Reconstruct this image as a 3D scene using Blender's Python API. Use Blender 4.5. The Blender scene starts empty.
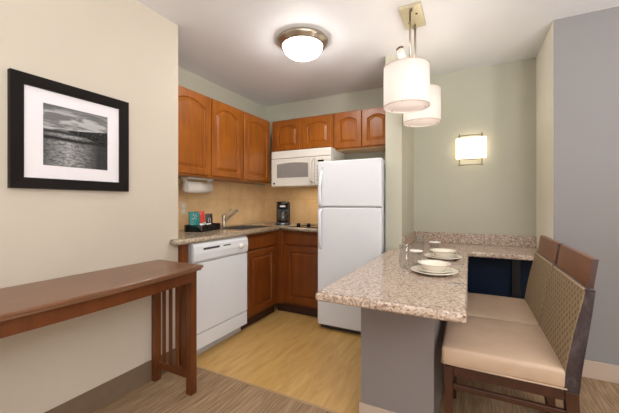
import bpy, bmesh, math, random
from mathutils import Matrix, Vector
random.seed(7)
S = bpy.context.scene
C = S.collection
PI = math.pi

# ------------------------------------------------------------------ camera
cd = bpy.data.cameras.new('camera'); cam = bpy.data.objects.new('camera', cd); C.objects.link(cam)
cam.location = (0, 0, 1.1689); cam.rotation_euler = (PI/2, 0, 0.4725)
cd.sensor_width = 36; cd.lens = 313.727/619*36; cd.shift_y = -0.0064; cd.clip_start = .02
S.camera = cam
# ------------------------------------------------------------------ colour management, world, lights
S.view_settings.view_transform = 'Standard'; S.view_settings.look = 'None'
S.view_settings.exposure = 1.16; S.view_settings.gamma = 1; S.view_settings.use_curve_mapping = False
w = bpy.data.worlds.new('world'); S.world = w; w.use_nodes = True
w.node_tree.nodes['Background'].inputs[0].default_value = (.93, .95, 1, 1)
w.node_tree.nodes['Background'].inputs[1].default_value = 0.3

def area(name, loc, rot, sx, sy, power, col):
    l = bpy.data.lights.new(name, 'AREA'); l.shape = 'RECTANGLE'; l.size = sx; l.size_y = sy
    l.energy = power; l.color = col
    o = bpy.data.objects.new(name, l); C.objects.link(o); o.location = loc; o.rotation_euler = rot
    return o
# daylight entering by the wide window behind the photographer
area('window_daylight', (1.0, -2.55, 1.25), (PI/2, 0, 0), 3.4, 2.1, 9, (1.0, .97, .95))
def point(name, loc, power, col, r):
    l = bpy.data.lights.new(name, 'POINT'); l.energy = power; l.color = col; l.shadow_soft_size = r
    o = bpy.data.objects.new(name, l); C.objects.link(o); o.location = loc; return o

# two added upward fill lights behind the photographer, unseen, to brighten the ceiling
area('ceiling_fill_right', (2.2, -.6, .8), (PI, 0, 0), .5, .5, 66, (.97, .985, 1))
area('ceiling_fill_left', (1.2, -1.1, .8), (PI, 0, 0), .5, .5, 52, (.97, .985, 1))

# ------------------------------------------------------------------ materials
def srgb(r, g, b):
    f = lambda c: (c/255/12.92) if c/255 <= .04045 else ((c/255+.055)/1.055)**2.4
    return (f(r), f(g), f(b), 1)
def base(name, rough=.5, metal=0, spec=.5):
    m = bpy.data.materials.new(name); m.use_nodes = True
    n = m.node_tree.nodes; b = n['Principled BSDF']
    b.inputs['Roughness'].default_value = rough; b.inputs['Metallic'].default_value = metal
    b.inputs['Specular IOR Level'].default_value = spec
    return m, n, m.node_tree.links, b
def coords(n, l, scale=(1, 1, 1), kind='Object', rot=(0, 0, 0)):
    t = n.new('ShaderNodeTexCoord'); mp = n.new('ShaderNodeMapping')
    mp.inputs['Scale'].default_value = scale; mp.inputs['Rotation'].default_value = rot
    l.new(t.outputs[kind], mp.inputs[0]); return mp.outputs[0]
def ramp(n, l, fac, stops):
    r = n.new('ShaderNodeValToRGB'); e = r.color_ramp.elements
    e[0].position, e[0].color = stops[0]; e[1].position, e[1].color = stops[-1]
    for p, c in stops[1:-1]:
        q = e.new(p); q.color = c
    l.new(fac, r.inputs[0]); return r.outputs[0]
def noise(n, l, vec, scale, detail=3, rough=.5, dist=0):
    t = n.new('ShaderNodeTexNoise'); t.inputs['Scale'].default_value = scale
    t.inputs['Detail'].default_value = detail; t.inputs['Roughness'].default_value = rough
    t.inputs['Distortion'].default_value = dist
    l.new(vec, t.inputs['Vector']); return t.outputs['Fac']
def bump(n, l, b, h, s, d=.002):
    t = n.new('ShaderNodeBump'); t.inputs['Strength'].default_value = s; t.inputs['Distance'].default_value = d
    l.new(h, t.inputs['Height']); l.new(t.outputs[0], b.inputs['Normal'])
def mix(n, l, fac, a, b_, mode='MIX'):
    m = n.new('ShaderNodeMix'); m.data_type = 'RGBA'; m.blend_type = mode
    if isinstance(fac, (int, float)): m.inputs[0].default_value = fac
    else: l.new(fac, m.inputs[0])
    for s, v in ((m.inputs[6], a), (m.inputs[7], b_)):
        if isinstance(v, tuple): s.default_value = v
        else: l.new(v, s)
    return m.outputs[2]
def paint(name, col, rough=.6, var=.03):
    m, n, l, b = base(name, rough, 0, .25)
    f = noise(n, l, coords(n, l), 3, 3)
    c2 = tuple(min(1, c*(1-var)) for c in col[:3])+(1,)
    l.new(ramp(n, l, f, [(.3, c2), (.7, col)]), b.inputs['Base Color'])
    bump(n, l, b, noise(n, l, coords(n, l), 160, 2), .08, .001)
    return m
def plain(name, col, rough=.4, metal=0, spec=.5, var=.06, scale=20):
    m, n, l, b = base(name, rough, metal, spec)
    f = noise(n, l, coords(n, l), scale, 2)
    c2 = tuple(c*(1-var) for c in col[:3])+(1,)
    l.new(ramp(n, l, f, [(.3, c2), (.7, col)]), b.inputs['Base Color'])
    return m
def wood(name, c_dark, c_mid, c_light, scale=(14, 14, 1.3), rough=.35, spec=.5):
    m, n, l, b = base(name, rough, 0, spec)
    v = coords(n, l, scale)
    f = noise(n, l, v, 2.2, 5, .6, .6)
    g = noise(n, l, coords(n, l), 3.5, 2)
    c = ramp(n, l, f, [(.25, c_dark), (.5, c_mid), (.78, c_light)])
    c = mix(n, l, .35, c, ramp(n, l, g, [(.3, c_dark), (.7, c_light)]))
    l.new(c, b.inputs['Base Color'])
    bump(n, l, b, f, .05, .001)
    return m
def emit(name, col, strength, basecol=None):
    m, n, l, b = base(name, .4)
    b.inputs['Base Color'].default_value = basecol or col
    b.inputs['Emission Color'].default_value = col
    b.inputs['Emission Strength'].default_value = strength
    return m

M = {}
M['cream'] = paint('cream paint', srgb(204, 194, 179))
M['creamlit'] = paint('lamplit cream paint', srgb(246, 242, 230))  # cream made paler to carry the lamp light on the return side
M['ceiling'] = paint('ceiling paint', srgb(234, 234, 236))
M['sage'] = paint('sage paint', srgb(190, 188, 171))
M['bluegrey'] = paint('blue grey paint', srgb(140, 137, 137))
M['pony'] = paint('grey paint', srgb(134, 126, 124))
M['trim'] = paint('beige trim paint', srgb(188, 170, 154), .45)
M['strip'] = plain('tan metal strip', srgb(176, 146, 108), .4)
M['carpetbase'] = plain('taupe carpet base', srgb(122, 102, 84), .9, 0, .1)
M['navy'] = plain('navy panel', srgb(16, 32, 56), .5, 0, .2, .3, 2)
M['cabinet'] = wood('honey maple', srgb(116, 60, 10), srgb(152, 84, 17), srgb(180, 106, 28))
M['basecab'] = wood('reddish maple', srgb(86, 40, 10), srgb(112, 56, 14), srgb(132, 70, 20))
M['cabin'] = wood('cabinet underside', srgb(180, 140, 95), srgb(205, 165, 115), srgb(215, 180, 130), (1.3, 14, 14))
M['toekick'] = plain('dark toe kick', srgb(60, 30, 16), .6)
M['table'] = wood('cherry table wood', srgb(100, 66, 44), srgb(124, 84, 58), srgb(138, 98, 70), (14, 1.3, 14), .3, .9)
M['tableleg'] = wood('cherry leg wood', srgb(78, 40, 16), srgb(100, 52, 22), srgb(116, 64, 28), (14, 14, 1.3), .35)
M['chairwood'] = wood('chair wood', srgb(106, 62, 38), srgb(130, 80, 50), srgb(142, 90, 58), (14, 1.3, 14), .35)
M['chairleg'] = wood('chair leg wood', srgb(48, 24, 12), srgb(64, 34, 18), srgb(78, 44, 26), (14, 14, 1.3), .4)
M['white'] = plain('white enamel', srgb(226, 229, 234), .28, 0, .5, .01)
M['offwhite'] = plain('warm white plastic', srgb(238, 235, 226), .3, 0, .5, .01)
M['greywhite'] = plain('grey white plastic', srgb(190, 190, 190), .4)
M['micgrey'] = plain('microwave window grey', srgb(150, 147, 143), .3)
M['darkgrey'] = plain('dark grey plastic', srgb(60, 60, 60), .4)
M['black'] = plain('black plastic', srgb(22, 20, 20), .3)
M['blackglass'] = plain('black glass', srgb(14, 14, 15), .08)
M['nickel'] = plain('brushed nickel', srgb(190, 180, 165), .3, 1)
M['chrome'] = plain('chrome', srgb(215, 215, 215), .15, 1)
M['steel'] = plain('stainless steel', srgb(175, 170, 165), .28, 1)
M['darknickel'] = plain('dark nickel', srgb(128, 118, 104), .4, .7)
M['beigeplastic'] = plain('beige plastic', srgb(232, 214, 184), .4)
M['canopy'] = plain('champagne metal', srgb(214, 204, 172), .4, .6)
M['bronze'] = plain('bronze metal', srgb(120, 85, 60), .4, .8)
M['frame'] = wood('espresso frame wood', srgb(12, 8, 7), srgb(18, 12, 10), srgb(24, 16, 13), (3, 3, 3), .5, .2)
M['mat'] = plain('white mat board', srgb(232, 228, 232), .8, 0, .1, .01)
M['china'] = plain('cream china', srgb(238, 230, 214), .18, 0, .5, .01)
M['paper'] = plain('white paper', srgb(240, 236, 230), .85, 0, .1, .02)
M['teal'] = plain('teal foil', srgb(0, 128, 122), .35)
M['red'] = plain('red foil', srgb(214, 60, 44), .35)
M['packblack'] = plain('black foil', srgb(40, 32, 30), .35)
M['rubber'] = plain('rubber', srgb(80, 80, 82), .7)
M['dome'] = emit('lit opal glass dome', (1, .97, .94, 1), 17.5)
def fabric(name, tcol, em):
    m, n, l, b = base(name, .8, 0, .1)
    b.inputs['Base Color'].default_value = srgb(236, 228, 220)
    b.inputs['Emission Color'].default_value = tcol; b.inputs['Emission Strength'].default_value = em
    tr = n.new('ShaderNodeBsdfTranslucent'); tr.inputs[0].default_value = tcol
    ms = n.new('ShaderNodeMixShader'); ms.inputs[0].default_value = .10
    l.new(b.outputs[0], ms.inputs[1]); l.new(tr.outputs[0], ms.inputs[2]); l.new(ms.outputs[0], n['Material Output'].inputs[0])
    return m
M['shade'] = fabric('lit drum shade fabric', (1, .93, .88, 1), .05)
M['diffuser'] = fabric('lit shade diffuser', (1, .86, .80, 1), .16)
M['shaderim'] = plain('shade rim tape', srgb(200, 180, 160), .6)
M['sconceglass'] = None

def sconce_mat():
    m, n, l, b = base('lit sconce glass', .3)
    b.inputs['Base Color'].default_value = srgb(240, 232, 205)
    b.inputs['Emission Color'].default_value = (1, .84, .58, 1)
    b.inputs['Emission Strength'].default_value = 1.7
    return m
M['sconceglass'] = sconce_mat()

def granite(name, cols, rough=.18):
    m, n, l, b = base(name, rough, 0, .5)
    v = coords(n, l)
    f1 = noise(n, l, v, 75, 4, .75)
    vo = n.new('ShaderNodeTexVoronoi'); vo.inputs['Scale'].default_value = 120; l.new(v, vo.inputs['Vector'])
    sep = n.new('ShaderNodeSeparateColor'); l.new(vo.outputs['Color'], sep.inputs[0])
    c1 = ramp(n, l, f1, [(.3, cols[0]), (.42, cols[1]), (.52, cols[2]), (.66, cols[3])])
    c2 = ramp(n, l, sep.outputs[0], [(.0, cols[0]), (.15, cols[1]), (.5, cols[2]), (.9, cols[3])])
    l.new(mix(n, l, .5, c1, c2), b.inputs['Base Color'])
    return m
M['granite'] = granite('pink beige granite', [srgb(66, 44, 38), srgb(142, 114, 98), srgb(190, 168, 150), srgb(222, 208, 190)])
M['granitek'] = granite('kitchen granite', [srgb(84, 68, 56), srgb(150, 132, 112), srgb(180, 164, 142), srgb(204, 192, 170)])

def floor_wood():
    m, n, l, b = base('light oak planks', .38, 0, .4)
    v = coords(n, l, (1, 1, 1), rot=(0, 0, PI/2))
    br = n.new('ShaderNodeTexBrick'); l.new(v, br.inputs['Vector'])
    br.offset = .37; br.inputs['Scale'].default_value = 1
    br.inputs['Brick Width'].default_value = 1.1; br.inputs['Row Height'].default_value = .125
    br.inputs['Mortar Size'].default_value = .0012; br.inputs['Mortar Smooth'].default_value = .3
    br.inputs['Color1'].default_value = srgb(190, 150, 86); br.inputs['Color2'].default_value = srgb(208, 170, 106)
    br.inputs['Mortar'].default_value = srgb(176, 138, 88)
    g = noise(n, l, coords(n, l, (9, 1.5, 1)), 1.8, 4, .55, 1.2)
    gr = ramp(n, l, g, [(.3, srgb(176, 134, 70)), (.55, srgb(202, 162, 98)), (.75, srgb(216, 182, 120))])
    l.new(mix(n, l, .6, br.outputs[0], gr), b.inputs['Base Color'])
    return m
M['floorwood'] = floor_wood()
def carpet():
    m, n, l, b = base('striped taupe carpet', .95, 0, .05)
    a = noise(n, l, coords(n, l, (1, .05, 1)), 95, 3, .6)
    c = noise(n, l, coords(n, l), 260, 2, .7)
    s = noise(n, l, coords(n, l, (1, .12, 1)), 9, 2)
    col = ramp(n, l, a, [(.34, srgb(128, 100, 74)), (.5, srgb(156, 126, 95)), (.64, srgb(184, 152, 118))])
    col = mix(n, l, .18, col, ramp(n, l, c, [(.3, srgb(84, 68, 52)), (.7, srgb(200, 180, 150))]))
    col = mix(n, l, .22, col, ramp(n, l, s, [(.35, srgb(112, 94, 74)), (.65, srgb(170, 148, 122))]))
    l.new(col, b.inputs['Base Color'])
    bump(n, l, b, a, .4, .004)
    return m
M['carpet'] = carpet()
def tiles(name, axis):
    m, n, l, b = base(name, .4, 0, .4)
    t = n.new('ShaderNodeTexCoord'); sp = n.new('ShaderNodeSeparateXYZ'); l.new(t.outputs['Object'], sp.inputs[0])
    cb = n.new('ShaderNodeCombineXYZ'); l.new(sp.outputs[axis], cb.inputs[0])
    ad = n.new('ShaderNodeMath'); ad.operation = 'ADD'; ad.inputs[1].default_value = -.9105+.0
    l.new(sp.outputs[2], ad.inputs[0]); l.new(ad.outputs[0], cb.inputs[1])
    br = n.new('ShaderNodeTexBrick'); l.new(cb.outputs[0], br.inputs['Vector'])
    br.offset = 0; br.inputs['Scale'].default_value = 1
    br.inputs['Brick Width'].default_value = .305; br.inputs['Row Height'].default_value = .295
    br.inputs['Mortar Size'].default_value = .0025; br.inputs['Mortar Smooth'].default_value = .4
    br.inputs['Color1'].default_value = srgb(238, 204, 154); br.inputs['Color2'].default_value = srgb(226, 188, 136)
    br.inputs['Mortar'].default_value = srgb(200, 164, 118)
    f = noise(n, l, coords(n, l), 7, 5, .65)
    c = mix(n, l, .5, br.outputs[0], ramp(n, l, f, [(.3, srgb(220, 178, 124)), (.7, srgb(246, 214, 168))]))
    l.new(c, b.inputs['Base Color'])
    return m
M['tile_left'] = tiles('travertine tile left', 1); M['tile_back'] = tiles('travertine tile back', 0)

def leather():
    m, n, l, b = base('tan seat leather', .42, 0, .4)
    f = noise(n, l, coords(n, l), 8, 3)
    l.new(ramp(n, l, f, [(.3, srgb(182, 156, 132)), (.7, srgb(194, 168, 144))]), b.inputs['Base Color'])
    bump(n, l, b, noise(n, l, coords(n, l), 300, 2), .1, .0005)
    return m
M['leather'] = leather()
def dotfabric():
    m, n, l, b = base('tan dotted fabric', .7, 0, .3)
    t = n.new('ShaderNodeTexCoord'); mp = n.new('ShaderNodeMapping'); l.new(t.outputs['Object'], mp.inputs[0])
    mp.inputs['Rotation'].default_value = (PI/4, 0, 0); mp.inputs['Scale'].default_value = (0, 1, 1)
    vo = n.new('ShaderNodeTexVoronoi'); vo.inputs['Scale'].default_value = 34; vo.inputs['Randomness'].default_value = .15
    l.new(mp.outputs[0], vo.inputs['Vector'])
    c = ramp(n, l, vo.outputs['Distance'], [(.08, srgb(98, 76, 54)), (.22, srgb(132, 110, 84)), (.42, srgb(156, 136, 108))])
    l.new(c, b.inputs['Base Color'])
    return m
M['dots'] = dotfabric()
def marble():
    m, n, l, b = base('purple grey marbled vinyl', .45, 0, .4)
    f = noise(n, l, coords(n, l, (1, 1, .6)), 22, 4, .6, .8)
    l.new(ramp(n, l, f, [(.3, srgb(38, 27, 26)), (.5, srgb(56, 45, 46)), (.7, srgb(80, 69, 73))]), b.inputs['Base Color'])
    return m
M['marble'] = marble()
def glass(name='clear glass'):
    m, n, l, b = base(name, .03, 0, .5)
    out = n['Material Output']; tr = n.new('ShaderNodeBsdfTransparent'); gl = n.new('ShaderNodeBsdfGlossy')
    tr.inputs[0].default_value = (.95, .96, .955, 1); gl.inputs[1].default_value = .05
    lw = n.new('ShaderNodeLayerWeight'); lw.inputs[0].default_value = .12
    ms = n.new('ShaderNodeMixShader'); l.new(lw.outputs['Facing'], ms.inputs[0])
    l.new(tr.outputs[0], ms.inputs[1]); l.new(gl.outputs[0], ms.inputs[2]); l.new(ms.outputs[0], out.inputs[0])
    return m
M['glass'] = glass()
def smoke():
    m, n, l, b = base('dark carafe glass', .06, 0, .8)
    b.inputs['Base Color'].default_value = srgb(70, 64, 60)
    return m
M['carafe'] = smoke()
def beach():
    # black and white seascape print, drawn from UV coordinates of the sheet
    m, n, l, b = base('black and white seascape print', .25, 0, .4)
    t = n.new('ShaderNodeTexCoord'); uv = t.outputs['UV']
    sp = n.new('ShaderNodeSeparateXYZ'); l.new(uv, sp.inputs[0]); u, v = sp.outputs[0], sp.outputs[1]
    def mth(op, a, b_, c=None):
        q = n.new('ShaderNodeMath'); q.operation = op
        for i, x in enumerate((a, b_) if c is None else (a, b_, c)):
            if isinstance(x, (int, float)): q.inputs[i].default_value = x
            else: l.new(x, q.inputs[i])
        return q.outputs[0]
    def mp(sx, sy, sc, d=4, dist=0):
        q = n.new('ShaderNodeMapping'); q.inputs['Scale'].default_value = (sx, sy, 1); l.new(uv, q.inputs[0])
        return noise(n, l, q.outputs[0], sc, d, .6, dist)
    g = lambda k: (k, k, k, 1)
    sky = ramp(n, l, v, [(.58, g(.5)), (.72, g(.42)), (.86, g(.45)), (1, g(.16))])
    cloud = mp(1, 4.5, 2.2, 4, .6)
    sky = mix(n, l, ramp(n, l, cloud, [(.44, g(0)), (.56, g(.8))]), sky, g(.09))
    glint = mth('SUBTRACT', 1, mth('MULTIPLY', mth('ABSOLUTE', mth('SUBTRACT', u, .36), 0), 2.1))
    sea = mix(n, l, glint, g(.03), g(.40))
    rip = mp(1, 2.6, 13, 4, 1)
    sea = mix(n, l, ramp(n, l, rip, [(.42, g(0)), (.6, g(.75))]), sea, g(.045))
    b1 = ramp(n, l, mth('ADD', v, mth('MULTIPLY', mp(1, .1, 3, 2), .06)), [(.44, g(0)), (.47, g(1)), (.50, g(1)), (.53, g(0))])
    b2 = ramp(n, l, mth('ADD', v, mth('MULTIPLY', mp(1, .1, 2.4, 2), .05)), [(.555, g(0)), (.575, g(1)), (.60, g(1)), (.63, g(0))])
    up = ramp(n, l, v, [(.56, g(0)), (.57, g(1))])
    c = mix(n, l, up, sea, sky)
    c = mix(n, l, b1, c, g(.02)); c = mix(n, l, b2, c, g(.035))
    # pier growing towards the right edge
    top = mth('ADD', .615, mth('MULTIPLY', mth('SUBTRACT', u, .35), .13))
    bot = mth('SUBTRACT', .600, mth('MULTIPLY', mth('SUBTRACT', u, .35), .22))
    k = mth('MULTIPLY', mth('LESS_THAN', v, top), mth('GREATER_THAN', v, bot))
    k = mth('MULTIPLY', k, mth('GREATER_THAN', u, .35))
    pier = ramp(n, l, mp(5, 3, 8, 3), [(.5, g(.008)), (.68, g(.07))])
    c = mix(n, l, k, c, pier)
    l.new(c, b.inputs['Base Color'])
    return m
M['print'] = beach()

# ------------------------------------------------------------------ geometry helpers
def new(): return bmesh.new()
def box(bm, x0, x1, y0, y1, z0, z1, bev=0, seg=2, mi=0):
    v = [bm.verts.new(p) for p in ((x0,y0,z0),(x1,y0,z0),(x1,y1,z0),(x0,y1,z0),(x0,y0,z1),(x1,y0,z1),(x1,y1,z1),(x0,y1,z1))]
    fs = [bm.faces.new([v[i] for i in q]) for q in ((3,2,1,0),(4,5,6,7),(0,1,5,4),(1,2,6,5),(2,3,7,6),(3,0,4,7))]
    for f in fs: f.material_index = mi
    if bev:
        es = list({e for f in fs for e in f.edges})
        bmesh.ops.bevel(bm, geom=es, offset=bev, segments=seg, profile=.5, affect='EDGES')
    return bm
def prism(bm, pts, axis, a, b, bev=0, seg=2, smooth=False):
    """pts: 2-D outline; axis: the extruded axis (0,1,2)."""
    def P(p, t):
        if axis == 0: return (t, p[0], p[1])
        if axis == 1: return (p[0], t, p[1])
        return (p[0], p[1], t)
    A = [bm.verts.new(P(p, a)) for p in pts]; B = [bm.verts.new(P(p, b)) for p in pts]
    n = len(pts); fs = []
    for i in range(n): fs.append(bm.faces.new((A[i], A[(i+1) % n], B[(i+1) % n], B[i])))
    fs.append(bm.faces.new(A[::-1])); fs.append(bm.faces.new(B))
    bmesh.ops.recalc_face_normals(bm, faces=fs)
    if bev:
        es = list({e for f in fs[-2:] for e in f.edges})
        bmesh.ops.bevel(bm, geom=es, offset=bev, segments=seg, profile=.5, affect='EDGES')
    return bm
def lathe(bm, prof, c=(0, 0, 0), n=40, axis='Z'):
    rings = []
    for r, z in prof:
        ring = []
        for i in range(n):
            a = 2*PI*i/n
            p = (r*math.cos(a), r*math.sin(a), z)
            if axis == 'Y': p = (p[0], z, p[1])
            if axis == 'X': p = (z, p[0], p[1])
            ring.append(bm.verts.new((c[0]+p[0], c[1]+p[1], c[2]+p[2])))
        rings.append(ring)
    fs = []
    for a, b in zip(rings, rings[1:]):
        for i in range(n): fs.append(bm.faces.new((a[i], a[(i+1) % n], b[(i+1) % n], b[i])))
    for rg in (rings[0], rings[-1]):
        fs.append(bm.faces.new(rg))
    bmesh.ops.recalc_face_normals(bm, faces=fs)
    for f in fs[:-2]: f.smooth = True
    return bm
def tube(bm, pts, r, n=12):
    pts = [Vector(p) for p in pts]; rings = []
    rs = r if isinstance(r, (list, tuple)) else [r]*len(pts)
    for i, p in enumerate(pts):
        d = (pts[min(i+1, len(pts)-1)]-pts[max(i-1, 0)]).normalized()
        u = d.orthogonal().normalized() if i == 0 else (u - d*u.dot(d)).normalized()
        v = d.cross(u)
        rings.append([bm.verts.new(p+rs[i]*(math.cos(2*PI*k/n)*u+math.sin(2*PI*k/n)*v)) for k in range(n)])
    fs = []
    for a, b in zip(rings, rings[1:]):
        for k in range(n): fs.append(bm.faces.new((a[k], a[(k+1) % n], b[(k+1) % n], b[k])))
    fs.append(bm.faces.new(rings[0])); fs.append(bm.faces.new(rings[-1]))
    bmesh.ops.recalc_face_normals(bm, faces=fs)
    for f in fs[:-2]: f.smooth = True
    return bm
def curve_pts(pts, k=6):
    out = []
    P = [Vector(p) for p in pts]; P = [2*P[0]-P[1]]+P+[2*P[-1]-P[-2]]
    for i in range(1, len(P)-2):
        for j in range(k):
            t = j/k; a, b, c, d = P[i-1:i+3]
            out.append(.5*((2*b)+(c-a)*t+(2*a-5*b+4*c-d)*t*t+(3*b-a-3*c+d)*t**3))
    out.append(P[-2]); return out

WM = {}
def thing(name, label, cat, loc=(0, 0, 0), rz=0, group=None):
    o = bpy.data.objects.new(name, None); C.objects.link(o); o.empty_display_size = .05
    o.location = loc; o.rotation_euler = (0, 0, rz); o['label'] = label; o['category'] = cat
    if group: o['group'] = group
    WM[o] = Matrix.Translation(loc) @ Matrix.Rotation(rz, 4, 'Z'); return o
def obj(name, bm, mats, parent=None, label=None, local=False):
    if not isinstance(mats, (list, tuple)): mats = [mats]
    if parent is not None and not local: bm.transform(WM[parent].inverted())
    me = bpy.data.meshes.new(name); bm.to_mesh(me); bm.free()
    for m in mats: me.materials.append(M[m])
    o = bpy.data.objects.new(name, me); C.objects.link(o)
    if parent is not None: o.parent = parent; WM[o] = WM[parent]
    if label: o['label'] = label
    return o
def tag(o, label, cat, group=None):
    o['label'] = label; o['category'] = cat
    if group: o['group'] = group
    return o
def single(name, bm, mats, label, cat, group=None, origin=None):
    """a top-level thing that is one mesh, its origin at its base"""
    if origin is None:
        vs = [v.co for v in bm.verts]
        origin = ((min(v.x for v in vs)+max(v.x for v in vs))/2, (min(v.y for v in vs)+max(v.y for v in vs))/2, min(v.z for v in vs))
    bm.transform(Matrix.Translation(origin).inverted())
    o = obj(name, bm, mats, None); o.location = origin
    return tag(o, label, cat, group)
def struct(name, bm, mats, label=None, cat='structure'):
    o = obj(name, bm, mats); o['kind'] = 'structure'
    o['label'] = label; o['category'] = cat
    return o
def copy_tree(o, parent=None, loc=None):
    c = o.copy(); C.objects.link(c); c.parent = parent
    if loc is not None: c.location = loc
    for ch in list(o.children): copy_tree(ch, c)
    return c

# ------------------------------------------------------------------ room dimensions
H = 2.44
XL, Y1 = -1.865, 1.577
XK, YB = -2.424, 3.442
XPl, XP, YP = -.652, -.514, 2.724
YN, XR, YR = 3.358, .519, 2.72
YS = -2.6          # wall with the window, behind the photographer
XE = 3.2
YC0 = 1.62         # carpet to wood
# ------------------------------------------------------------------ structure
struct('floor', box(new(), -2.75, -.519, YC0, 3.75, -.1, 0), 'floorwood', 'light oak plank floor of the kitchen', 'floor')
bm = new(); box(bm, -2.75, XE+.2, YS-.3, YC0, -.1, 0.001); box(bm, -.519, XE+.2, YC0, 3.75, -.1, 0.001)
struct('floor', bm, 'carpet', 'striped taupe carpet in front of the kitchen', 'floor')
struct('trim_1', box(new(), XL, -.529, YC0-.008, YC0+.008, 0, .005, .002), 'strip', 'pale strip where carpet meets wood floor', 'trim')
struct('ceiling', box(new(), -2.75, XE+.2, YS-.3, 3.75, H, H+.1), 'ceiling', 'smooth off-white ceiling', 'ceiling')
struct('wall_left', box(new(), -2.75, XL, YS-.3, Y1, 0, H), 'cream', 'cream wall at the left', 'wall')
struct('wall_kitchen_left', box(new(), -2.75, XK, Y1, YB+.3, 0, H), 'sage', 'sage wall above the sink cabinets', 'wall')
struct('wall_back', box(new(), XK, XPl, YB, YB+.3, 0, H), 'sage', 'sage wall behind the fridge', 'wall')
struct('wall_partition', box(new(), XPl, XP, YP, YB+.3, 0, H), 'sage', 'short sage partition beside the fridge', 'wall')
struct('wall_nook', box(new(), XP, XR, YN, YB+.3, 0, H), 'sage', 'sage wall carrying the sconce', 'wall')
# return wall (cream side, lamp light put into its colour) and blue-grey face
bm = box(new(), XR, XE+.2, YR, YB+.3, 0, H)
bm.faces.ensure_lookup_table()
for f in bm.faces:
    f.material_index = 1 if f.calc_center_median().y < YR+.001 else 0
struct('wall_right', bm, ['creamlit', 'bluegrey'], 'blue grey wall behind the chairs', 'wall')
struct('wall_east', box(new(), XE, XE+.2, YS-.3, YR, 0, H), 'cream', 'cream wall to the right, out of the picture', 'wall')
bm = new()
box(bm, XL, -.8, YS-.2, YS, 0, H); box(bm, 2.8, XE, YS-.2, YS, 0, H)
box(bm, -.8, 2.8, YS-.2, YS, 2.3, H); box(bm, -.8, 2.8, YS-.2, YS, 0, .2)
struct('wall_window', bm, 'cream', 'cream wall with the wide window', 'wall')
bm = new()
for x in (-.8, .38, 1.56, 2.74): box(bm, x, x+.06, YS-.14, YS-.08, .2, 2.3)
box(bm, -.8, 2.8, YS-.14, YS-.08, .2, .26); box(bm, -.8, 2.8, YS-.14, YS-.08, 2.24, 2.3)
struct('window_1', bm, 'trim', 'wide window frame', 'window')
# baseboards
struct('baseboard_left', box(new(), XL, XL+.004, YS, Y1, 0, .136, .002), 'carpetbase', 'taupe carpet baseboard along the cream wall', 'baseboard')
struct('baseboard_right', box(new(), XR, XE, YR-.014, YR, 0, .115, .004), 'trim', 'beige baseboard along the blue grey wall', 'baseboard')
struct('baseboard_nook', box(new(), XP, XR, YN-.014, YN, 0, .1, .004), 'trim', 'beige baseboard under the nook counter', 'baseboard')
# pony wall carrying the peninsula
struct('wall_peninsula', box(new(), -.519, -.154, 1.62, YP, 0, .737), 'pony', 'grey support wall below the granite peninsula', 'wall')
struct('baseboard_peninsula', box(new(), -.528, -.145, 1.61, 1.62, 0, .102, .002), 'trim', 'beige baseboard at the foot of the support wall', 'baseboard')
# tile splash
struct('wall_tile_left', box(new(), XK, XK+.010, Y1+.001, YB, .9105, 1.3966), 'tile_left', 'tan stone tile behind the sink', 'wall tile')
struct('wall_tile_back', box(new(), XK+.010, -1.28, YB-.010, YB, .9105, 1.42), 'tile_back', 'tan stone tile behind the coffee maker', 'wall tile')

# ------------------------------------------------------------------ cabinets
def door_mesh(place, w, h, arch=0., t=.019, st=.055):
    """raised-panel door; place(u, v, d) gives the world point, d grows outwards"""
    nb, ns, na = 10, 8, 22
    def loop(x0, x1, y0, y1, a):
        P = []
        for i in range(nb): P.append((x0+(x1-x0)*i/nb, y0))
        for i in range(ns): P.append((x1, y0+(y1-y0)*i/ns))
        for i in range(na):
            s = i/na; u = 2*s-1
            k = max(0, 1-(abs(u)/.95)**2) if a else 0
            P.append((x1+(x0-x1)*s, y1+a*k))
        for i in range(ns): P.append((x0, y1+(y0-y1)*i/ns))
        return P
    top = h-st-arch
    L = [(loop(0, w, 0, h, 0), -t), (loop(0, w, 0, h, 0), -.003), (loop(.003, w-.003, .003, h-.003, 0), 0),
         (loop(st, w-st, st, top, arch), 0), (loop(st+.005, w-st-.005, st+.005, top-.005, arch), -.010),
         (loop(st+.010, w-st-.010, st+.010, top-.010, arch), -.012),
         (loop(st+.036, w-st-.036, st+.036, top-.034, arch*.94), -.0015)]
    bm = new(); R = []
    for P, d in L: R.append([bm.verts.new(place(p[0], p[1], d)) for p in P])
    n = len(R[0]); fs = []
    for a, b in zip(R, R[1:]):
        for i in range(n): fs.append(bm.faces.new((a[i], a[(i+1) % n], b[(i+1) % n], b[i])))
    fs.append(bm.faces.new(R[-1])); fs.append(bm.faces.new(R[0][::-1]))
    bmesh.ops.recalc_face_normals(bm, faces=fs)
    return bm
def drawer_mesh(place, w, h, t=.019):
    bm = new(); R = []
    for i, d in ((0, -t), (0, -.006), (.005, -.001), (.012, 0)):
        R.append([bm.verts.new(place(*p, d)) for p in ((i, i), (w-i, i), (w-i, h-i), (i, h-i))])
    fs = []
    for a, b in zip(R, R[1:]):
        for i in range(4): fs.append(bm.faces.new((a[i], a[(i+1) % 4], b[(i+1) % 4], b[i])))
    fs.append(bm.faces.new(R[-1])); fs.append(bm.faces.new(R[0][::-1]))
    bmesh.ops.recalc_face_normals(bm, faces=fs); return bm
def PL(y0, z0, x): return lambda u, v, d: (x+d, y0+u, z0+v)        # faces +X
def PB(x0, z0, y): return lambda u, v, d: (x0+u, y-d, z0+v)        # faces -Y
XU, YU, ZUB, ZUT = -2.1022, 3.1145, 1.3966, 2.1318
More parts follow.
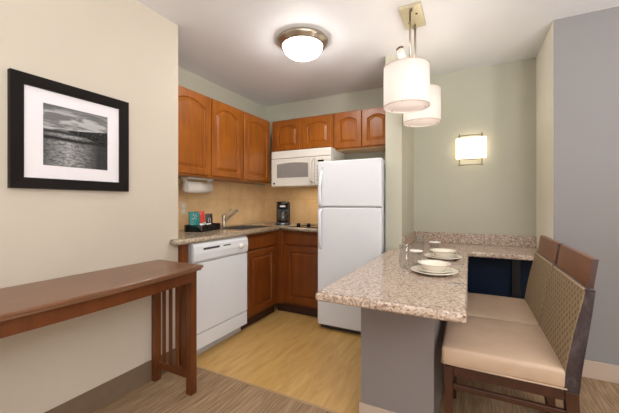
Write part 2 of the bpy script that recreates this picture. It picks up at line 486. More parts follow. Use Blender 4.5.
def upper_left(y0, y1, doors, label):
    t = thing('wall_cabinet', label, 'cabinet', (XK+.1, (y0+y1)/2, ZUB), 0, 'upper kitchen cabinets')
    bm = box(new(), XK+.011, XU-.02, y0, y1, ZUB, ZUT, .001)
    obj('body', bm, 'cabinet', t)
    for a, b in doors: obj('door', door_mesh(PL(a, ZUB+.018, XU), b-a, ZUT-ZUB-.036, .055, st=.052), 'cabinet', t)
upper_left(1.575, 2.143, [(1.675, 2.131)], 'tall honey maple wall cabinet nearest the cream wall, above the paper towels')
upper_left(2.145, 2.595, [(2.160, 2.570)], 'middle tall honey maple wall cabinet above the faucet')
upper_left(2.597, YU-.002, [(2.618, 3.082)], 'tall honey maple wall cabinet in the corner left of the microwave')
def upper_back(x0, x1, z0, doors, label, dz=.03, arch=.036):
    t = thing('wall_cabinet', label, 'cabinet', ((x0+x1)/2, YB-.1, z0), 0, 'upper kitchen cabinets')
    obj('body', box(new(), x0, x1, YU+.02, YB-.001, z0, ZUT, .001), 'cabinet', t)
    for a, b in doors: obj('door', door_mesh(PB(a, z0+.014, YU), b-a, ZUT-z0-dz, arch, st=.05), 'cabinet', t)
    return t
upper_back(XU+.002, -1.313, 1.762, [(-2.062, -1.712), (-1.676, -1.326)], 'short two-door honey maple wall cabinet above the microwave')
t = upper_back(-1.308, -.654, 1.735, [(-1.292, -.995), (-.986, -.69)], 'short two-door honey maple wall cabinet above the fridge')
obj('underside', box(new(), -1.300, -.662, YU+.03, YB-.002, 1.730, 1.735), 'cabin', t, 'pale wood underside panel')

# base cabinets: sink base (left run), corner base (back run), end panel
XB, YBf = -1.80, 2.822
t = thing('base_cabinet', 'dark maple sink base cabinet right of the dishwasher', 'cabinet', (-2.1, 2.54, 0), 0, 'base kitchen cabinets')
bm = new(); box(bm, -2.41, XB-.02, 2.276, YBf-.003, .10, .70, .001); box(bm, XB-.05, XB-.02, 2.276, YBf-.003, .70, .872)
obj('body', bm, 'basecab', t)
obj('toe_kick', box(new(), -2.4, -1.865, 2.276, YBf-.003, 0, .10), 'toekick', t)
obj('door', door_mesh(PL(2.292, .128, XB), .44, .586, 0), 'basecab', t)
obj('drawer', drawer_mesh(PL(2.292, .730, XB), .44, .115), 'basecab', t)
t = thing('base_cabinet', 'dark maple base cabinet under the cooktop beside the fridge', 'cabinet', (-1.55, 3.1, 0), 0, 'base kitchen cabinets')
bm = new(); box(bm, -1.84, -1.275, YBf+.02, YB-.012, .10, .872, .001)
obj('body', bm, 'basecab', t)
obj('corner_post', box(new(), XB-.02, XB+.03, YBf-.002, YBf+.02, .10, .872, .002), 'basecab', t)
obj('toe_kick', box(new(), -1.865, -1.275, YBf+.062, 3.4, 0, .10), 'toekick', t)
obj('door', door_mesh(PB(-1.735, .128, YBf), .44, .586, 0), 'basecab', t)
obj('drawer', drawer_mesh(PB(-1.735, .730, YBf), .44, .115), 'basecab', t)
single('end_panel', box(new(), -2.40, XB-.025, Y1+.004, 1.632, 0, .872, .001), 'basecab', 'dark maple end panel between cream wall and dishwasher', 'panel')

# ------------------------------------------------------------------ kitchen countertop
def bull(bm, pts2, z0, z1):
    """half-round nosing between consecutive floor points; side handled by a full cylinder"""
    r = (z1-z0)/2; zc = (z0+z1)/2
    tube(bm, [(x, y, zc) for x, y in pts2], r, 16)
ZT, ZTb = .9105, .872
t = thing('granite_countertop', 'speckled beige granite countertop along the kitchen walls', 'countertop', (-2.1, 2.5, ZTb))
bm = new(); XC, YC = -1.78, 2.792
sx0, sx1, sy0, sy1 = -2.28, -1.90, 2.34, 2.82
box(bm, XK+.011, sx0, Y1+.001, YB-.011, ZTb, ZT)
box(bm, sx0, XC-.019, Y1+.001, sy0, ZTb, ZT)
box(bm, sx1, XC-.019, sy0, sy1, ZTb, ZT)
box(bm, sx0, XC-.019, sy1, YB-.011, ZTb, ZT)
box(bm, XC-.019, -1.272, YC+.019, YB-.011, ZTb, ZT)
box(bm, XL+.001, XC-.019, 1.520, Y1+.001, ZTb, ZT)
bull(bm, [(XL+.004, 1.520), (XC-.035, 1.520), (XC-.024, 1.524), (XC-.019, 1.535), (XC-.019, YC+.010), (XC-.010, YC+.019), (-1.272, YC+.019)], ZTb, ZT)
obj('worktop', bm, 'granitek', t)

# sink
t = thing('kitchen_sink', 'stainless steel sink set into the beige countertop', 'sink', ((sx0+sx1)/2, (sy0+sy1)/2, ZTb-.15))
bm = new()
a, b_, c, d = sx0+.004, sx1-.004, sy0+.004, sy1-.004
box(bm, a, b_, c, d, .735, .740)
box(bm, a, a+.004, c, d, .740, .912); box(bm, b_-.004, b_, c, d, .740, .912)
box(bm, a, b_, c, c+.004, .740, .912); box(bm, a, b_, d-.004, d, .740, .912)
obj('basin', bm, 'steel', t)
bm = new()
box(bm, sx0-.055, sx0+.008, sy0-.02, sy1+.02, .911, .915, .0015); box(bm, sx1-.008, sx1+.02, sy0-.02, sy1+.02, .911, .915, .0015)
box(bm, sx0, sx1, sy0-.02, sy0+.008, .911, .915, .0015); box(bm, sx0, sx1, sy1-.008, sy1+.02, .911, .915, .0015)
obj('rim', bm, 'steel', t)
obj('drain', lathe(new(), [(.001, .7402), (.035, .7402), (.04, .743), (.03, .7435), (.001, .742)], (-2.09, 2.58, 0)), 'darkgrey', t)
# faucet
t = thing('faucet', 'chrome single-lever faucet at the back of the sink', 'faucet', (-2.305, 2.53, .915))
obj('base', lathe(new(), [(.027, .915), (.027, .925), (.021, .935), (.019, 1.0), (.021, 1.03), (.014, 1.045), (.001, 1.048)], (-2.305, 2.53, 0)), 'nickel', t)
obj('spout', tube(new(), curve_pts([(-2.30, 2.53, .965), (-2.27, 2.55, 1.0), (-2.225, 2.575, 1.045), (-2.185, 2.60, 1.085), (-2.172, 2.607, 1.078)]), [.012]*19+[.014]*6, 14), 'nickel', t)
obj('handle', tube(new(), curve_pts([(-2.305, 2.53, 1.025), (-2.285, 2.555, 1.06), (-2.255, 2.59, 1.10)]), .009, 10), 'nickel', t)

# ------------------------------------------------------------------ dishwasher
t = thing('dishwasher', 'white dishwasher between end panel and sink cabinet', 'dishwasher', (-2.1, 1.965, 0))
dy0, dy1 = 1.645, 2.266
obj('body', box(new(), -2.38, XB-.005, dy0-.002, dy1+.002, .10, .868), 'greywhite', t)
# control panel has a gentle outward curve
pr = [(XB-.005, .722), (XB+.010, .724), (XB+.018, .74), (XB+.022, .79), (XB+.018, .84), (XB+.006, .862), (XB-.005, .864)]
obj('control_panel', prism(new(), pr, 1, dy0, dy1, .003), 'white', t)
obj('door', box(new(), XB-.005, XB+.012, dy0, dy1, .198, .716, .004), 'white', t)
obj('lower_panel', box(new(), XB-.005, XB+.010, dy0, dy1, .078, .190, .003), 'white', t)
obj('toe_kick', box(new(), -1.90, XB-.06, dy0+.01, dy1-.005, .0, .10), 'greywhite', t)
bm = new(); box(bm, XB+.019, XB+.023, 1.735, 1.905, .812, .828, .002); box(bm, XB+.019, XB+.023, 1.95, 2.035, .816, .826, .002)
obj('vent_slot', bm, 'darkgrey', t)
k = obj('knob', lathe(new(), [(.001, .0), (.026, 0), (.025, .010), (.016, .013), (.014, .026), (.001, .028)], (XB+.019, 2.165, .79), 24, 'X'), 'offwhite', t)

# ------------------------------------------------------------------ fridge
t = thing('refrigerator', 'white top-freezer refrigerator beside the partition', 'refrigerator', (-.96, 3.0, 0))
fx0, fx1, fy = -1.26, -.662, 2.6275
obj('body', box(new(), fx0+.004, fx1-.004, fy+.06, 3.38, .03, 1.540, .006), 'white', t)
obj('freezer_door', box(new(), fx0, fx1, fy, fy+.055, 1.134, 1.5483, .010, 3), 'white', t)
obj('fridge_door', box(new(), fx0, fx1, fy, fy+.055, .045, 1.121, .010, 3), 'white', t)
obj('gasket', box(new(), fx0+.01, fx1-.012, fy+.02, fy+.062, .05, 1.54), 'greywhite', t)
obj('hinge', box(new(), fx1-.05, fx1-.012, fy+.006, fy+.045, 1.120, 1.135, .002), 'steel', t)
obj('base_grille', box(new(), fx0+.01, fx1-.01, fy+.05, fy+.08, .0, .045), 'darkgrey', t)
def fhandle(z0, z1):
    x = -1.222; s = 1 if z1 > z0 else -1
    bm = new()
    pts = [(x, fy-.000, z0), (x, fy-.028, z0+s*.02), (x, fy-.036, z0+s*.07), (x, fy-.030, z1-s*.10), (x, fy-.012, z1-s*.03), (x, fy+.002, z1)]
    P = curve_pts(pts, 6)
    tube(bm, P, [.012]*len(P), 12)
    for v in bm.verts: v.co.x = x+(v.co.x-x)*1.35
    return bm
obj('handle', fhandle(1.142, 1.455), 'white', t); obj('handle', fhandle(1.112, .745), 'white', t)
obj('badge', box(new(), -1.216, -1.204, fy-.002, fy+.001, 1.476, 1.494, .001), 'greywhite', t, 'small grey maker badge')

# ------------------------------------------------------------------ microwave
t = thing('microwave', 'white over-range microwave under the short wall cabinet', 'microwave', (-1.66, 3.2, 1.3515))
mx0, mx1, my, mz0, mz1 = -2.038, -1.2914, 3.022, 1.3515, 1.7516
obj('body', box(new(), mx0, mx1, my+.03, YB-.012, mz0+.006, mz1, .008), 'offwhite', t)
obj('cooktop_lamp', box(new(), -1.80, -1.52, 3.12, 3.20, mz0+.001, mz0+.006, .001), 'offwhite', t)
area('microwave_cooktop_light', (-1.66, 3.16, mz0-.004), (0, 0, 0), .26, .07, .55, (1, .86, .68))
obj('top_grille', box(new(), mx0, mx1, my+.002, my+.035, 1.668, mz1, .004), 'offwhite', t)
bm = new(); box(bm, mx0+.002, -1.487, my-.006, my+.03, mz0, 1.662, .008, 3)
d_ = obj('door', bm, 'offwhite', t)
wp = []
x0, x1, z0, z1 = -1.958, -1.558, 1.447, 1.600
for i in range(17):
    s = i/16; wp.append((x1+(x0-x1)*s, z1+.014*math.sin(PI*s)))
wp = [(x0, z0), (x1, z0)]+wp
obj('window', prism(new(), wp, 1, my-.0085, my-.002, .001), 'micgrey', d_)
fr_ = []
for e, y in ((.016, my-.0075),): fr_ = [(x0-e, z0-e), (x1+e, z0-e)]+[(x1+e+(x0-x1-2*e)*i/16, z1+e*.6+.016*math.sin(PI*i/16)) for i in range(17)]
obj('window_frame', prism(new(), fr_, 1, my-.0078, my-.001, .002), 'offwhite', d_)
P = curve_pts([(-1.507, my-.005, 1.385), (-1.507, my-.045, 1.41), (-1.507, my-.055, 1.50), (-1.507, my-.045, 1.615), (-1.507, my-.005, 1.645)], 5)
obj('handle', tube(new(), P, .010, 12), 'offwhite', d_)
obj('badge', lathe(new(), [(.001, 0), (.012, 0), (.012, .003), (.001, .003)], (-1.995, my-.0095, 1.385), 20, 'Y'), 'darkgrey', d_, 'small round dark emblem')
cp = obj('control_panel', box(new(), -1.483, mx1-.002, my-.002, my+.03, mz0, 1.662, .006), 'offwhite', t)
obj('display', box(new(), -1.445, -1.375, my-.004, my, 1.604, 1.624, .001), 'blackglass', cp)
bm = new()
for i in range(3):
    for j in range(5): box(bm, -1.455+i*.045, -1.42+i*.045, my-.0035, my, 1.40+j*.036, 1.424+j*.036, .001)
obj('button_pad', bm, 'greywhite', cp)

# ------------------------------------------------------------------ cooktop, coffee maker
t = thing('cooktop', 'black drop-in cooktop on the back counter beside the fridge', 'cooktop', (-1.5, 3.12, .911))
obj('glass_top', box(new(), -1.71, -1.29, 2.875, 3.34, .9106, .917, .002), 'blackglass', t)
for x in (-1.628, -1.508): obj('knob', lathe(new(), [(.021, .917), (.020, .944), (.016, .950), (.001, .950)], (x, 2.93, 0), 20), 'black', t)
for x, y in ((-1.60, 3.10), (-1.40, 3.22)): obj('burner', lathe(new(), [(.001, .917), (.078, .917), (.078, .919), (.001, .919)], (x, y, 0), 32), 'darkgrey', t)

t = thing('coffee_maker', 'black drip coffee maker in the counter corner', 'coffee maker', (-1.965, 3.16, .9106), .50)
t.scale = (1.1, 1.1, 1.0)
def cm(name, bm, m, lab=None): return obj(name, bm, m, t, lab, local=True)
cm('base', box(new(), -.075, .075, -.10, .085, 0, .03, .008), 'black')
cm('water_tank', box(new(), -.072, .072, .01, .085, .028, .265, .010), 'black')
bm = lathe(new(), [(.001, .180), (.040, .180), (.058, .20), (.068, .235), (.070, .262), (.062, .270), (.001, .272)], (0, -.025, 0), 28)
cm('brew_head', bm, 'black')
k = cm('carafe', lathe(new(), [(.001, .032), (.045, .032), (.058, .055), (.060, .09), (.048, .13), (.040, .145), (.044, .152), (.001, .154)], (0, -.035, 0), 28), 'carafe')
obj('carafe_handle', tube(new(), curve_pts([(.03, -.08, .145), (.05, -.115, .13), (.05, -.12, .09), (.035, -.09, .06)]), .007, 8), 'black', k, None, True)
cm('switch_panel', box(new(), -.03, .03, -.0985, -.094, .205, .225, .002), 'steel')
cm('front_badge', box(new(), -.018, .018, -.104, -.099, .008, .02, .001), 'steel')

# ------------------------------------------------------------------ tray with packets
tx, ty, trz = -2.205, 2.146, .27
TR = Matrix.Translation((tx, ty, .9106)) @ Matrix.Rotation(trz, 4, 'Z')
t = thing('basket_tray', 'black woven basket tray holding coffee packets', 'tray', (tx, ty, .9106), trz)
bm = new(); W, L, hh = .085, .168, .058
box(bm, -W, W, -L, L, 0, .006)
obj('tray_floor', bm, 'black', t, None, True)
bm = new()
for k in range(5):
    z = .006+k*.011
    box(bm, -W, -W+.008, -L, L, z, z+.009, .002, 1); box(bm, W-.008, W, -L, L, z, z+.009, .002, 1)
    box(bm, -W+.008, W-.008, -L, -L+.008, z, z+.009, .002, 1); box(bm, -W+.008, W-.008, L-.008, L, z, z+.009, .002, 1)
for i in range(15):
    y = -L+.008+i*(2*L-.016)/14
    for x in (-W-.001, W-.001): box(bm, x, x+.002, y-.005, y+.005, .004, .060)
obj('woven_side', bm, 'black', t, None, True)
def packet(y, x, w, h, tilt, m, label, mark=None, z=.0085):
    tt = thing('coffee_packet', label, 'packet', tuple(TR @ Vector((x, y, z))), trz-.72, 'packets standing in the black basket tray')
    bm = new(); n = 8; vs = []
    for s in (-1, 1):
        g = []
        for i in range(n+1):
            r = []
            for j in range(n+1):
                a, c = i/n, j/n; th = .010*math.sin(PI*a)*math.sin(PI*c)+.0008
                r.append(bm.verts.new((s*th, (a-.5)*w, c*h)))
            g.append(r)
        vs.append(g)
    for g in vs:
        for i in range(n):
            for j in range(n): bm.faces.new((g[i][j], g[i+1][j], g[i+1][j+1], g[i][j+1])).smooth = True
    A, B = vs
    for i in range(n):
        bm.faces.new((A[i][0], A[i+1][0], B[i+1][0], B[i][0])); bm.faces.new((A[i][n], A[i+1][n], B[i+1][n], B[i][n]))
        bm.faces.new((A[0][i], A[0][i+1], B[0][i+1], B[0][i])); bm.faces.new((A[n][i], A[n][i+1], B[n][i+1], B[n][i]))
    bmesh.ops.recalc_face_normals(bm, faces=bm.faces)
    R = Matrix.Rotation(tilt, 4, 'Y'); bm.transform(R)
    o = obj('pouch', bm, m, tt, None, True)
    if mark:
        bm = new()
        for q in mark: 
            tube(bm, [(.0115, (u-.5)*w, v*h) for u, v in q], .0022, 6)
        bm.transform(R); obj('printed_mark', bm, 'paper', tt, 'pale printed squiggle', True)
    return tt
packet(-.118, -.012, .098, .170, -.20, 'teal', 'teal coffee packet, leftmost standing in the black tray', [[(.3, .75), (.45, .85), (.5, .7), (.65, .82), (.72, .7)], [(.3, .6), (.5, .66), (.7, .58)]])
packet(-.012, -.022, .095, .170, -.16, 'red', 'red coffee packet standing behind the black packet in the tray', [[(.3, .8), (.5, .86), (.6, .78)]])
packet(.078, .018, .068, .145, -.10, 'packblack', 'black coffee packet standing in front of the red one', [[(.4, .4), (.35, .6), (.5, .75), (.65, .6), (.6, .4)]])
i = 0
for y, x, a, dz in ((-.115, .035, .3, 0), (-.075, .042, -.4, .02), (-.03, .03, .2, .01), (.01, .045, .6, 0), (.05, .038, -.2, .012), (-.05, .05, .9, .03), (.10, .05, .2, 0)):
    bm = box(new(), -.022, .022, -.03, .03, -.004, .004, .003)
    bm.transform(Matrix.Rotation(a, 4, 'Z') @ Matrix.Rotation(.9, 4, 'Y'))
    p = TR @ Vector((x, y, .032+dz)); o = obj('sugar_sachet', bm, 'paper'); o.location = p; o.rotation_euler = (0, 0, trz)
    tag(o, 'small white sachet lying in front of the packets in the black tray', 'sachet', 'white sachets in the black basket tray')

# ------------------------------------------------------------------ paper towel holder
t = thing('paper_towel_holder', 'beige plastic paper towel holder under the wall cabinet', 'holder', (-2.27, 2.16, 1.395))
xr, zr = -2.27, 1.310
obj('mounting_bar', box(new(), xr-.05, xr+.05, 1.985, 2.292, 1.382, 1.396, .003), 'offwhite', t)
for y in (1.985, 2.280):
    bm = lathe(new(), [(.001, y), (.044, y), (.044, y+.012), (.001, y+.012)], (xr, 0, zr), 28, 'Y')
    box(bm, xr-.022, xr+.022, y+.0015, y+.0105, zr+.02, 1.39, .002)
    obj('arm', bm, 'offwhite', t)
single('paper_towel_roll', lathe(new(), [(.018, 2.006), (.052, 2.006), (.052, 2.276), (.018, 2.276)], (xr, 0, zr), 36, 'Y'), 'paper', 'white paper towel roll hanging under the wall cabinet', 'paper towel')

t = thing('wall_outlet', 'beige outlet plate on the tile beside the basket tray', 'outlet', (XK+.010, 2.095, 1.06))
obj('plate', box(new(), XK+.0101, XK+.016, 2.062, 2.132, 1.055, 1.170, .002), 'beigeplastic', t)
for z in (1.09, 1.135): obj('socket', box(new(), XK+.016, XK+.018, 2.083, 2.111, z-.014, z+.014, .001), 'offwhite', t)

# ------------------------------------------------------------------ peninsula granite
ZQ, ZQb = .7765, .7372
t = thing('granite_peninsula', 'speckled granite dining counter running from nook to peninsula', 'counter', (-.31, 2.0, ZQb))
r = .0195
x0, x1, y0, q = -.604, -.0102, 1.2346, .008
out = [(x0, YP-.001), (x0, y0+q), (x0+.3*q, y0+.3*q), (x0+q, y0), (x1-q, y0), (x1-.3*q, y0+.3*q), (x1, y0+q),
       (x1, 2.80), (XR-.001, 2.80), (XR-.001, YN-.001), (XP+.001, YN-.001), (XP+.001, YP-.001)]
bm = prism(new(), out, 2, ZQb, ZQ, .013, 4)
obj('countertop', bm, 'granite', t)
bm = new()
box(bm, XP+.001, XP+.020, YP+.02, YN-.001, ZQ, ZQ+.098, .003); obj('splash_panel', bm, 'granite', t)
bm = box(new(), XP+.021, XR-.001, YN-.020, YN-.001, ZQ, ZQ+.098, .003); obj('splash_panel', bm, 'granite', t)
# dark navy panel and black strip below the nook counter
t = thing('dark_panel', 'dark navy panel under the nook counter', 'panel', (.1, 3.02, 0))
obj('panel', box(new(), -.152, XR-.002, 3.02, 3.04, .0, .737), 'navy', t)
obj('upright_strip', box(new(), .30, .36, 2.99, 3.02, .0, .737, .003), 'black', t, 'black upright strip')

# ------------------------------------------------------------------ table ware
def plate_prof(r, h):
    return [(.001, .003), (r*.55, .003), (r*.60, 0), (r*.66, .002), (r*.75, .006), (r, h), (r+.001, h+.002), (r-.004, h+.003), (r*.72, .010), (r*.62, .007), (.001, .007)]
GR = 'place settings on the granite counter'
def setting(cx, cy, who, glass_xy, tum_xy, fork_y):
    z = ZQ+.0005
    single('dinner_plate', lathe(new(), plate_prof(.123, .018), (cx, cy, z), 56), 'china', 'large cream dinner plate at the bottom of the %s place setting' % who, 'plate', GR, (cx, cy, z))
    z2 = z+.0075
    single('side_plate', lathe(new(), plate_prof(.092, .016), (cx+.004, cy, z2), 48), 'china', 'smaller cream plate between bowl and dinner plate of the %s place setting' % who, 'plate', GR, (cx, cy, z2))
    z3 = z2+.0075
    pr = [(.001, .003), (.044, .003), (.048, 0), (.054, .004), (.062, .014), (.068, .030), (.074, .038), (.087, .042), (.087, .045), (.074, .0425), (.064, .034), (.056, .014), (.044, .008), (.001, .007)]
    single('bowl', lathe(new(), pr, (cx, cy, z3), 48), 'china', 'cream bowl on top of the %s stack of plates' % who, 'bowl', GR, (cx, cy, z3))
    x, y = glass_xy
    single('drinking_glass', lathe(new(), [(.001, 0), (.027, 0), (.030, .01), (.033, .138), (.0315, .139), (.0285, .012), (.001, .010)], (x, y, z), 36), 'glass', 'tall clear drinking glass beside the %s place setting' % who, 'glass', GR, (x, y, z))
    x, y = tum_xy
    g = thing('lidded_tumbler', 'short glass tumbler with white paper lid by the %s place setting' % who, 'glass', (x, y, z), 0, GR)
    obj('glass_body', lathe(new(), [(.001, 0), (.031, 0), (.034, .008), (.037, .088), (.0355, .089), (.0315, .010), (.001, .009)], (0, 0, 0), 36), 'glass', g, None, True)
    obj('paper_lid', lathe(new(), [(.001, .0895), (.041, .0895), (.041, .086), (.042, .086), (.042, .0915), (.001, .0915)], (0, 0, 0), 36), 'paper', g, 'white paper lid', True)
    f = thing('fork', 'stainless fork lying right of the %s place setting' % who, 'fork', (cx+.045, fork_y, z), 0, GR)
    bm = new(); n = 10
    for i in range(n):
        u0, u1 = i/n*.14, (i+1)/n*.14; w0, w1 = .004+.003*(1-i/n)**2, .004+.003*(1-(i+1)/n)**2
        prism(bm, [(-.10+u0, -w0), (-.10+u1, -w1), (-.10+u1, w1), (-.10+u0, w0)], 2, .001, .003)
    obj('fork_handle', bm, 'chrome', f, None, True)
    bm = box(new(), .04, .062, -.011, .011, .001, .003, .0008)
    for k in range(4): box(bm, .062, .092, -.011+k*.0063, -.008+k*.0063, .001, .003)
    obj('fork_head', bm, 'chrome', f, None, True)
setting(-.178, 1.865, 'nearer', (-.352, 1.945), (-.303, 2.06), 1.672)
setting(-.168, 2.385, 'farther', (-.340, 2.50), (-.240, 2.575), 2.200)

# ------------------------------------------------------------------ dining chairs
def make_chair(y0, label):
    y1 = y0+.521
    t = thing('dining_chair', label, 'chair', (.14, (y0+y1)/2, 0.001), 0, 'upholstered chairs side by side at the granite peninsula')
    # seat cushion: rounded box with a low crown
    bm = box(new(), -.118, .352, y0, y1, .418, .497, .016, 3)
    bmesh.ops.subdivide_edges(bm, edges=[e for e in bm.edges if e.calc_length() > .3], cuts=7, use_grid_fill=True)
    for v in bm.verts:
        if v.co.z > .49:
            u = (v.co.x+.118)/.47; s = (v.co.y-y0)/(y1-y0)
            v.co.z += .012*max(0, math.sin(PI*u))**.5*max(0, math.sin(PI*s))**.5
    for f in bm.faces: f.smooth = True
    st = obj('seat', bm, 'leather', t)
    bm = new()
    P = [(-.1195, y0+.012, .424), (-.1195, y1-.012, .424)]
    tube(bm, [(.345, y0-.001, .424), (-.108, y0-.001, .424), (-.1185, y0+.010, .424), (-.1185, y1-.010, .424), (-.108, y1+.001, .424), (.345, y1+.001, .424)], .0032, 8)
    obj('piping', bm, 'leather', st)
    # backrest, profile in X-Z
    F = [(.330, .412), (.338, .50), (.350, .58), (.366, .67), (.384, .75), (.398, .822)]
    Rr = [(.386, .412), (.394, .50), (.404, .58), (.416, .67), (.426, .75), (.434, .822)]
    top = [(.404, .833), (.416, .838), (.428, .833)]
    out = F+top+Rr[::-1]
    bm = prism(new(), out, 1, y0, y1, .007, 3)
    bm.normal_update()
    for f in bm.faces:
        n = f.normal; c = f.calc_center_median()
        f.material_index = 0 if n.x < -.6 else 1
        f.smooth = len(f.verts) == 4
    bk = obj('backrest', bm, ['dots', 'marble'], t)
    bm = new()
    tube(bm, [(.402, y0+.004, .826), (.402, y1-.004, .826)], .004, 8)
    obj('piping', bm, 'leather', bk)
    bm = tube(new(), [(.400, y0+.003, .824), (.416, y0+.001, .831), (.430, y0+.004, .824)], .006, 8)
    obj('corner_roll', bm, 'marble', bk)
    # wooden head rail
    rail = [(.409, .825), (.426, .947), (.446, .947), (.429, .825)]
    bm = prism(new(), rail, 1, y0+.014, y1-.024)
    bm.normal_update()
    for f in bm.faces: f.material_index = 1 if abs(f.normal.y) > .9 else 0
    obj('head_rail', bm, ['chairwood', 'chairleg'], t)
    for yy in (y0+.003, y1-.045):
        obj('leg', prism(new(), [(-.106, .412), (-.070, .412), (-.072, 0.0), (-.102, 0.0)], 1, yy, yy+.042, .002), 'chairleg', t)
        obj('leg', prism(new(), [(.338, .412), (.384, .412), (.392, .22), (.412, 0.0), (.380, 0.0), (.352, .22)], 1, yy, yy+.042, .002), 'chairleg', t)
    for yy in (y0+.008, y1-.030):
        obj('apron', box(new(), -.068, .340, yy, yy+.022, .372, .416, .002), 'chairleg', t)
        obj('stretcher', box(new(), -.070, .352, yy, yy+.020, .308, .333, .003), 'chairleg', t)
    obj('apron', box(new(), -.100, -.078, y0+.045, y1-.045, .372, .416, .002), 'chairleg', t)
    obj('apron', box(new(), .350, .372, y0+.045, y1-.045, .372, .416, .002), 'chairleg', t)
    obj('stretcher', box(new(), -.096, -.078, y0+.045, y1-.045, .20, .226, .003), 'chairleg', t)
    return t
c0 = make_chair(1.580, 'nearer tan upholstered dining chair with wooden head rail, front of the pair at the peninsula')
c1 = copy_tree(c0, None, (c0.location.x, c0.location.y+.533, .001))
c1['label'] = 'farther tan upholstered dining chair, tucked between its twin and the nook counter'

# ------------------------------------------------------------------ console table
t = thing('console_table', 'bow-fronted cherry wood console table against the cream wall', 'table', (-1.65, .83, .001))
ty0, ty1, xw, tz = .22, 1.418, XL+.0045, .787
def bow(y, x=-1.457, k=.040): return x+k*(1-((y-.82)/.60)**2)
out = [(xw, ty1), (xw, ty0)]+[(bow(ty0+(ty1-ty0)*i/24), ty0+(ty1-ty0)*i/24) for i in range(25)]
out2 = [(xw, ty1-.008), (xw, ty0+.008)]+[(bow(ty0+.008+(ty1-ty0-.016)*i/24)-.008, ty0+.008+(ty1-ty0-.016)*i/24) for i in range(25)]
bm = new()
prism(bm, out, 2, tz-.018, tz, .005, 3)
prism(bm, out2, 2, tz-.030, tz-.018, .003, 2)
obj('tabletop', bm, 'table', t)
a = [(bow(ty0+.05+(ty1-ty0-.10)*i/24)-.036, ty0+.05+(ty1-ty0-.10)*i/24) for i in range(25)]
b_ = [(x-.02, y) for x, y in a][::-1]
obj('front_apron', prism(new(), a+b_, 2, .692, tz-.030), 'tableleg', t)
obj('rear_apron', box(new(), xw+.005, xw+.025, ty0+.05, ty1-.05, .692, tz-.030), 'tableleg', t)
for ly in (ty0+.02, 1.360):
    for lx, lw in ((xw+.001, .038), (-1.541, .044)):
        obj('leg', box(new(), lx, lx+lw, ly, ly+.044, 0.0, tz-.030, .002), 'tableleg', t)
    obj('side_rail', box(new(), xw+.039, -1.54, ly+.010, ly+.034, .686, tz-.030, .001), 'tableleg', t)
    obj('stretcher', box(new(), xw+.039, -1.54, ly+.008, ly+.036, .092, .132, .002), 'tableleg', t)
    for k in range(4):
        x = -1.779+k*.061
        obj('slat', box(new(), x, x+.027, ly+.018, ly+.027, .130, .688, .001), 'tableleg', t)

# ------------------------------------------------------------------ framed picture
t = thing('framed_picture', 'black and white seascape in a wide espresso frame on the cream wall', 'picture', (XL, .922, 1.235))
fy0, fy1, fz0, fz1 = .642, 1.193, 1.235, 1.773
bw = .052
bm = new()
def bar(bm, q, rev=False):
    vs = []
    for y, z, h_ in q: vs.append((bm.verts.new((XL+.001, y, z)), bm.verts.new((XL+h_, y, z))))
    n = len(vs)
    for i in range(n):
        a, b = vs[i], vs[(i+1) % n]; bm.faces.new((a[0], b[0], b[1], a[1]))
    bm.faces.new([v[1] for v in vs]); bm.faces.new([v[0] for v in vs][::-1])
ho, hi = .028, .022
bar(bm, [(fy0, fz0, ho), (fy1, fz0, ho), (fy1-bw, fz0+bw, hi), (fy0+bw, fz0+bw, hi)])
bar(bm, [(fy0, fz1, ho), (fy1, fz1, ho), (fy1-bw, fz1-bw, hi), (fy0+bw, fz1-bw, hi)])
bar(bm, [(fy0, fz0, ho), (fy0, fz1, ho), (fy0+bw, fz1-bw, hi), (fy0+bw, fz0+bw, hi)])
bar(bm, [(fy1, fz0, ho), (fy1, fz1, ho), (fy1-bw, fz1-bw, hi), (fy1-bw, fz0+bw, hi)])
bmesh.ops.recalc_face_normals(bm, faces=bm.faces)
obj('frame', bm, 'frame', t)
obj('mat_board', box(new(), XL+.004, XL+.012, fy0+bw-.002, fy1-bw+.002, fz0+bw-.002, fz1-bw+.002), 'mat', t)
py0, py1, pz0, pz1 = .771, 1.076, 1.353, 1.657
bm = box(new(), XL+.0121, XL+.013, py0, py1, pz0, pz1)
uvl = bm.loops.layers.uv.new('UVMap')
for f in bm.faces:
    for lp in f.loops: lp[uvl].uv = ((lp.vert.co.y-py0)/(py1-py0), (lp.vert.co.z-pz0)/(pz1-pz0))
obj('print', bm, 'print', t, 'black and white print of sea, clouds and a pier')

# ------------------------------------------------------------------ ceiling light
cx, cy = -1.166, 2.163
t = thing('ceiling_light', 'round flush ceiling light with nickel rim and glowing opal dome', 'ceiling light', (cx, cy, 2.30))
obj('rim', lathe(new(), [(.150, H-.001), (.190, H-.001), (.200, H-.012), (.198, H-.026), (.186, H-.034), (.180, H-.046), (.168, H-.056), (.155, H-.058), (.150, H-.050)], (cx, cy, 0), 56), 'nickel', t)
pr = [(.154*math.cos(a), H-.050-.093*math.sin(a)) for a in [i*PI/2/12 for i in range(12)]]+[(.001, H-.143)]
obj('glass_dome', lathe(new(), pr, (cx, cy, 0), 48), 'dome', t, 'glowing opal glass dome')

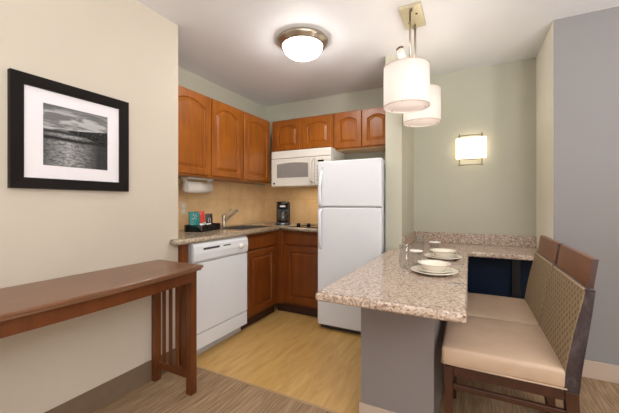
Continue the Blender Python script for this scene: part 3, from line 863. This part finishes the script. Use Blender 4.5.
# ------------------------------------------------------------------ pendant
t = thing('pendant_light', 'twin drum-shade pendant light above the granite peninsula', 'pendant light', (-.34, 2.21, 1.76))
c = (-.344, 2.212)
bm = box(new(), c[0]-.068, c[0]+.068, c[1]-.135, c[1]+.135, H-.022, H-.001, .003)
cn = obj('canopy', bm, 'canopy', t)
for x, y in ((c[0]+.03, c[1]-.045), (c[0]-.03, c[1]+.045)):
    obj('screw', lathe(new(), [(.001, H-.027), (.008, H-.026), (.008, H-.021)], (x, y, 0), 16), 'bronze', cn)
for (x, y), s in (((-.350, 2.118), 1), ((-.341, 2.300), -1)):
    obj('loop', tube(new(), curve_pts([(x, y, H-.022), (x+.018*s, y-.01*s, H-.032), (x+.020*s, y-.035*s, H-.028), (x, y-.05*s, H-.022)]), .005, 8), 'nickel', cn)
p1, p2 = (-.350, 2.000), (-.334, 2.581)
rodA, rodB = (-.347, 2.118), (-.342, 2.300)
for x, y in (rodA, rodB): obj('rod', tube(new(), [(x, y, 2.050), (x, y, H-.02)], .0075, 12), 'nickel', t)
obj('cross_bar', box(new(), -.352, -.332, p1[1]-.01, p2[1]+.01, 2.036, 2.050, .002), 'nickel', t)
def shade(p, z0, z1, rr):
    bm = new()
    lathe(bm, [(rr, z0), (rr, z1), (rr-.003, z1), (rr-.003, z0)], (p[0], p[1], 0), 56)
    # open ring: remove the two end caps
    bmesh.ops.delete(bm, geom=[f for f in bm.faces if len(f.verts) > 4], context='FACES')
    s = obj('shade', bm, 'shade', t, 'softly glowing white drum shade')
    point('pendant_bulb', (p[0], p[1], (z0+z1)/2+.02), 1.1, (1, .95, .88), .03)
    for z in (z0, z1-.005):
        bm = lathe(new(), [(rr+.0006, z), (rr+.0014, z), (rr+.0014, z+.005), (rr+.0006, z+.005)], (p[0], p[1], 0), 56)
        bmesh.ops.delete(bm, geom=[f for f in bm.faces if len(f.verts) > 4], context='FACES')
        obj('rim_band', bm, 'shaderim', s)
    obj('diffuser', lathe(new(), [(.001, z0+.008), (rr-.004, z0+.008), (rr-.004, z0+.011), (.001, z0+.011)], (p[0], p[1], 0), 48), 'diffuser', s)
    for k in range(3):
        a = k*2*PI/3+.5
        obj('screw', lathe(new(), [(.001, z0+.001), (.004, z0+.002), (.004, z0+.008)], (p[0]+math.cos(a)*(rr-.018), p[1]+math.sin(a)*(rr-.018), 0), 10), 'nickel', s)
    obj('stem', tube(new(), [(p[0], p[1], z1-.06), (p[0], p[1], 2.045)], .008, 10), 'nickel', s)
    bm = tube(new(), [(p[0]-rr+.002, p[1], z1-.06), (p[0]+rr-.002, p[1], z1-.06)], .002, 6)
    tube(bm, [(p[0], p[1]-rr+.002, z1-.06), (p[0], p[1]+rr-.002, z1-.06)], .002, 6)
    obj('spider', bm, 'nickel', s)
shade(p1, 1.758, 2.006, .1365)
shade(p2, 1.790, 2.045, .1380)
bm = tube(new(), [(-.368, 2.035, 2.05), (-.395, 2.040, 2.140)], .023, 16)
sw = obj('swivel_socket', bm, 'offwhite', t, 'small tilted white socket')
obj('socket_cap', tube(new(), [(-.394, 2.040, 2.137), (-.398, 2.041, 2.150)], .0235, 14), 'bronze', sw)

# ------------------------------------------------------------------ sconce
t = thing('wall_sconce', 'lit glass wall sconce with nickel frame on the sage wall', 'sconce', (.007, YN, 1.51))
y = 3.30
obj('backplate', box(new(), -.055, .07, YN-.012, YN-.001, 1.58, 1.76, .003), 'nickel', t)
n = 14; pts = []
for i in range(n+1):
    u = i/n; pts.append((-.118+.252*u, y-.022*math.sin(PI*u)+.010))
pts2 = [(x, yy+.005) for x, yy in pts][::-1]
obj('glass_shade', prism(new(), pts+pts2, 2, 1.583, 1.778), 'sconceglass', t, 'glowing curved glass')
for x in (-.088, .100):
    bm = box(new(), x-.005, x+.005, y+.016, y+.024, 1.518, 1.822, .001); box(bm, x-.004, x+.004, y+.02, YN-.002, 1.66, 1.67)
    obj('post', bm, 'darknickel', t)
for z in (1.522, 1.800):
    q = [(-.10+.212*u/8, y+.012-.02*math.sin(PI*u/8)) for u in range(9)]
    obj('cross_bar', prism(new(), q+[(a, b+.003) for a, b in q][::-1], 2, z-.004, z+.004), 'darknickel', t)
